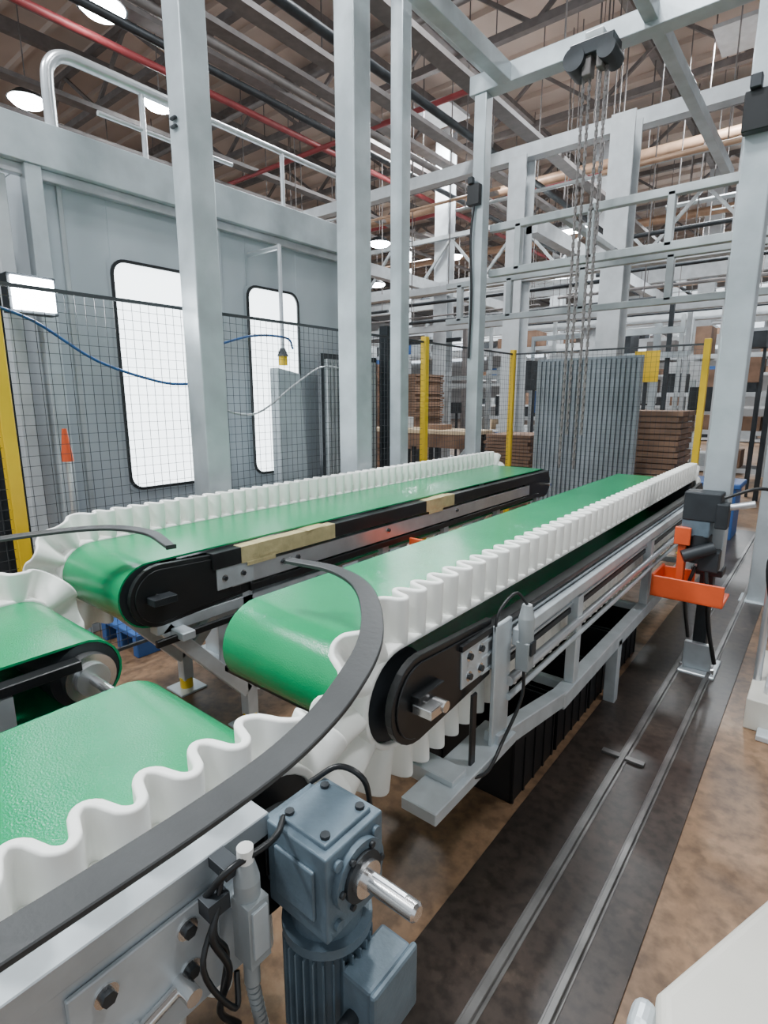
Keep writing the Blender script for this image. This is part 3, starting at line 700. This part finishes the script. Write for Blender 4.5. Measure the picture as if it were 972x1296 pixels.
def rack(x0,y,n,zs):
    b=B('pallet_rack')
    for i in range(n+1):
        for dy in (0,0.9): b.bb((x0+i*1.8-0.04,y+dy-0.04,0),(x0+i*1.8+0.04,y+dy+0.04,zs[-1]+0.9),M['postd'])
    for z in zs:
        for dy in (0,0.9): b.bb((x0,y+dy-0.02,z-0.05),(x0+1.8*n,y+dy+0.02,z+0.04),M['column'])
        x=x0+0.15
        while x<x0+1.8*n-0.4:
            w=random.uniform(0.25,0.6); hh=random.uniform(0.2,0.6)
            m=random.choice(['card','card','dark','column','dark','postd','card','postd','blueb','piper','wood','truss'])
            b.bb((x,y+0.1,z+0.04),(x+w,y+0.8,z+0.04+hh),M[m]); x+=w+random.uniform(0.05,0.5)
    b.done()
rack(-17,14.3,4,[0.1,1.1,2.0,2.9]); rack(-7.6,14.2,1,[0.1,1.1,2.0,2.9]); rack(-4.6,13.9,4,[0.1,0.9,1.7,2.5]); rack(-24,17.5,4,[0.1,1.2,2.3]); rack(-14,24.5,9,[0.1,1.3,2.5,3.7])
b=B('yellow_sign'); b.bb((-2.45,9.1,1.85),(-2.1,9.12,2.3),M['yellow']); b.bb((-2.3,9.12,0),(-2.25,9.16,2.3),M['dark']); b.done()
b=B('blue_bin'); b.bb((-1.25,7.3,0.0),(-0.75,7.8,0.62),M['blueb']); b.bb((-1.29,7.26,0.60),(-0.71,7.84,0.66),M['blueb']); b.done(0.01,1)

# ------------------------------------------------------------------ lamps
def hibay(x,y,z,r=0.22):
    b=B('highbay_lamp'); b.tube((x,y,z+0.02),(x,y,z+0.16),r,M['dark'],20,r*0.55); b.tube((x,y,z-0.05),(x,y,z+0.02),r*0.70,M['glow'],20,r*0.92)
    b.tube((x,y,z+0.16),(x,y,9.25),0.012,M['truss'],6); b.done()
for x,y,z,r in ((-12.4,4.9,7,.34),(-10.6,6.5,7,.32),(-8.8,4.6,7,.34),(-10.9,13.4,6,.34),(-14.7,17.9,6,.36),(-8.2,20.7,6,.36),(-10,16,6,.3),(-15.4,22.3,6,.36),(-6.5,31,6,.4),(-1.7,15,6,.34),(-11.6,32.6,6,.4),(-4.5,24,6.4,.34),(1.0,17,6.6,.3),(-2,30,7,.35),(-20,28,7,.35),(-13.5,8.5,6.4,.24)): hibay(x,y,z,r)
def lin(x,y,z,L=1.3):
    b=B('linear_led_lamp'); b.bb((x-L/2,y-0.08,z+0.01),(x+L/2,y+0.08,z+0.08),M['column']); b.bb((x-L/2+0.03,y-0.085,z-0.05),(x+L/2-0.03,y+0.06,z+0.01),M['glow'])
    for dx in (-L/3,L/3): b.tube((x+dx,y,z+0.08),(x+dx,y,9.25),0.008,M['truss'],6)
    b.done()
lin(-4.7,12.4,5.1,0.8); lin(-0.6,11,4.2,0.6); lin(-7.5,19,4.6,1.2)
def area(x,y,z,w,h_,p,col=(0.93,0.97,1.0)):  # area light added for overhead brightness, not an existing ceiling panel
    l=bpy.data.lights.new('added_overhead_light','AREA'); l.shape='RECTANGLE'; l.size=w; l.size_y=h_; l.energy=p; l.color=col
    o=bpy.data.objects.new('added_overhead_light',l); o.location=(x,y,z); COL.objects.link(o)
    b=B('added_light_housing',o); b.bb((-w/2-0.03,-h_/2-0.03,0.01),(w/2+0.03,h_/2+0.03,0.08),M['column']); b.done()  # invented housing above the added light
for x,y,z,p in ((-1.8,0.5,7.2,420),(-4.6,-1.5,6.8,550),(1.8,3.0,7.2,200),(-3.6,6.5,8.3,500),(-8,12,8.0,900),(-2,13,8.0,900),(-14,20,8.0,1500),(-3,24,8.0,1500)):
    area(x,y,z,1.0,1.0,p)
w=bpy.data.worlds.new('world'); SC.world=w; w.use_nodes=True
w.node_tree.nodes['Background'].inputs[0].default_value=(0.80,0.88,0.95,1); w.node_tree.nodes['Background'].inputs[1].default_value=0.95

# ------------------------------------------------------------------ camera
FPX=700.0; p=math.atan(143/FPX); yaw=math.radians(38.7)
F=Vector((-math.sin(yaw)*math.cos(p),math.cos(yaw)*math.cos(p),-math.sin(p))); Rt=Vector((math.cos(yaw),math.sin(yaw),0)); U=Rt.cross(F)
cd=bpy.data.cameras.new('camera'); cam=bpy.data.objects.new('camera',cd); COL.objects.link(cam)
cd.sensor_fit='VERTICAL'; cd.sensor_height=36.0; cd.lens=FPX/1296*36.0; cd.clip_start=0.02; cd.clip_end=200
mw=Matrix((Rt,U,-F)).transposed().to_4x4(); mw.translation=Vector((0,0,1.6)); cam.matrix_world=mw
SC.camera=cam
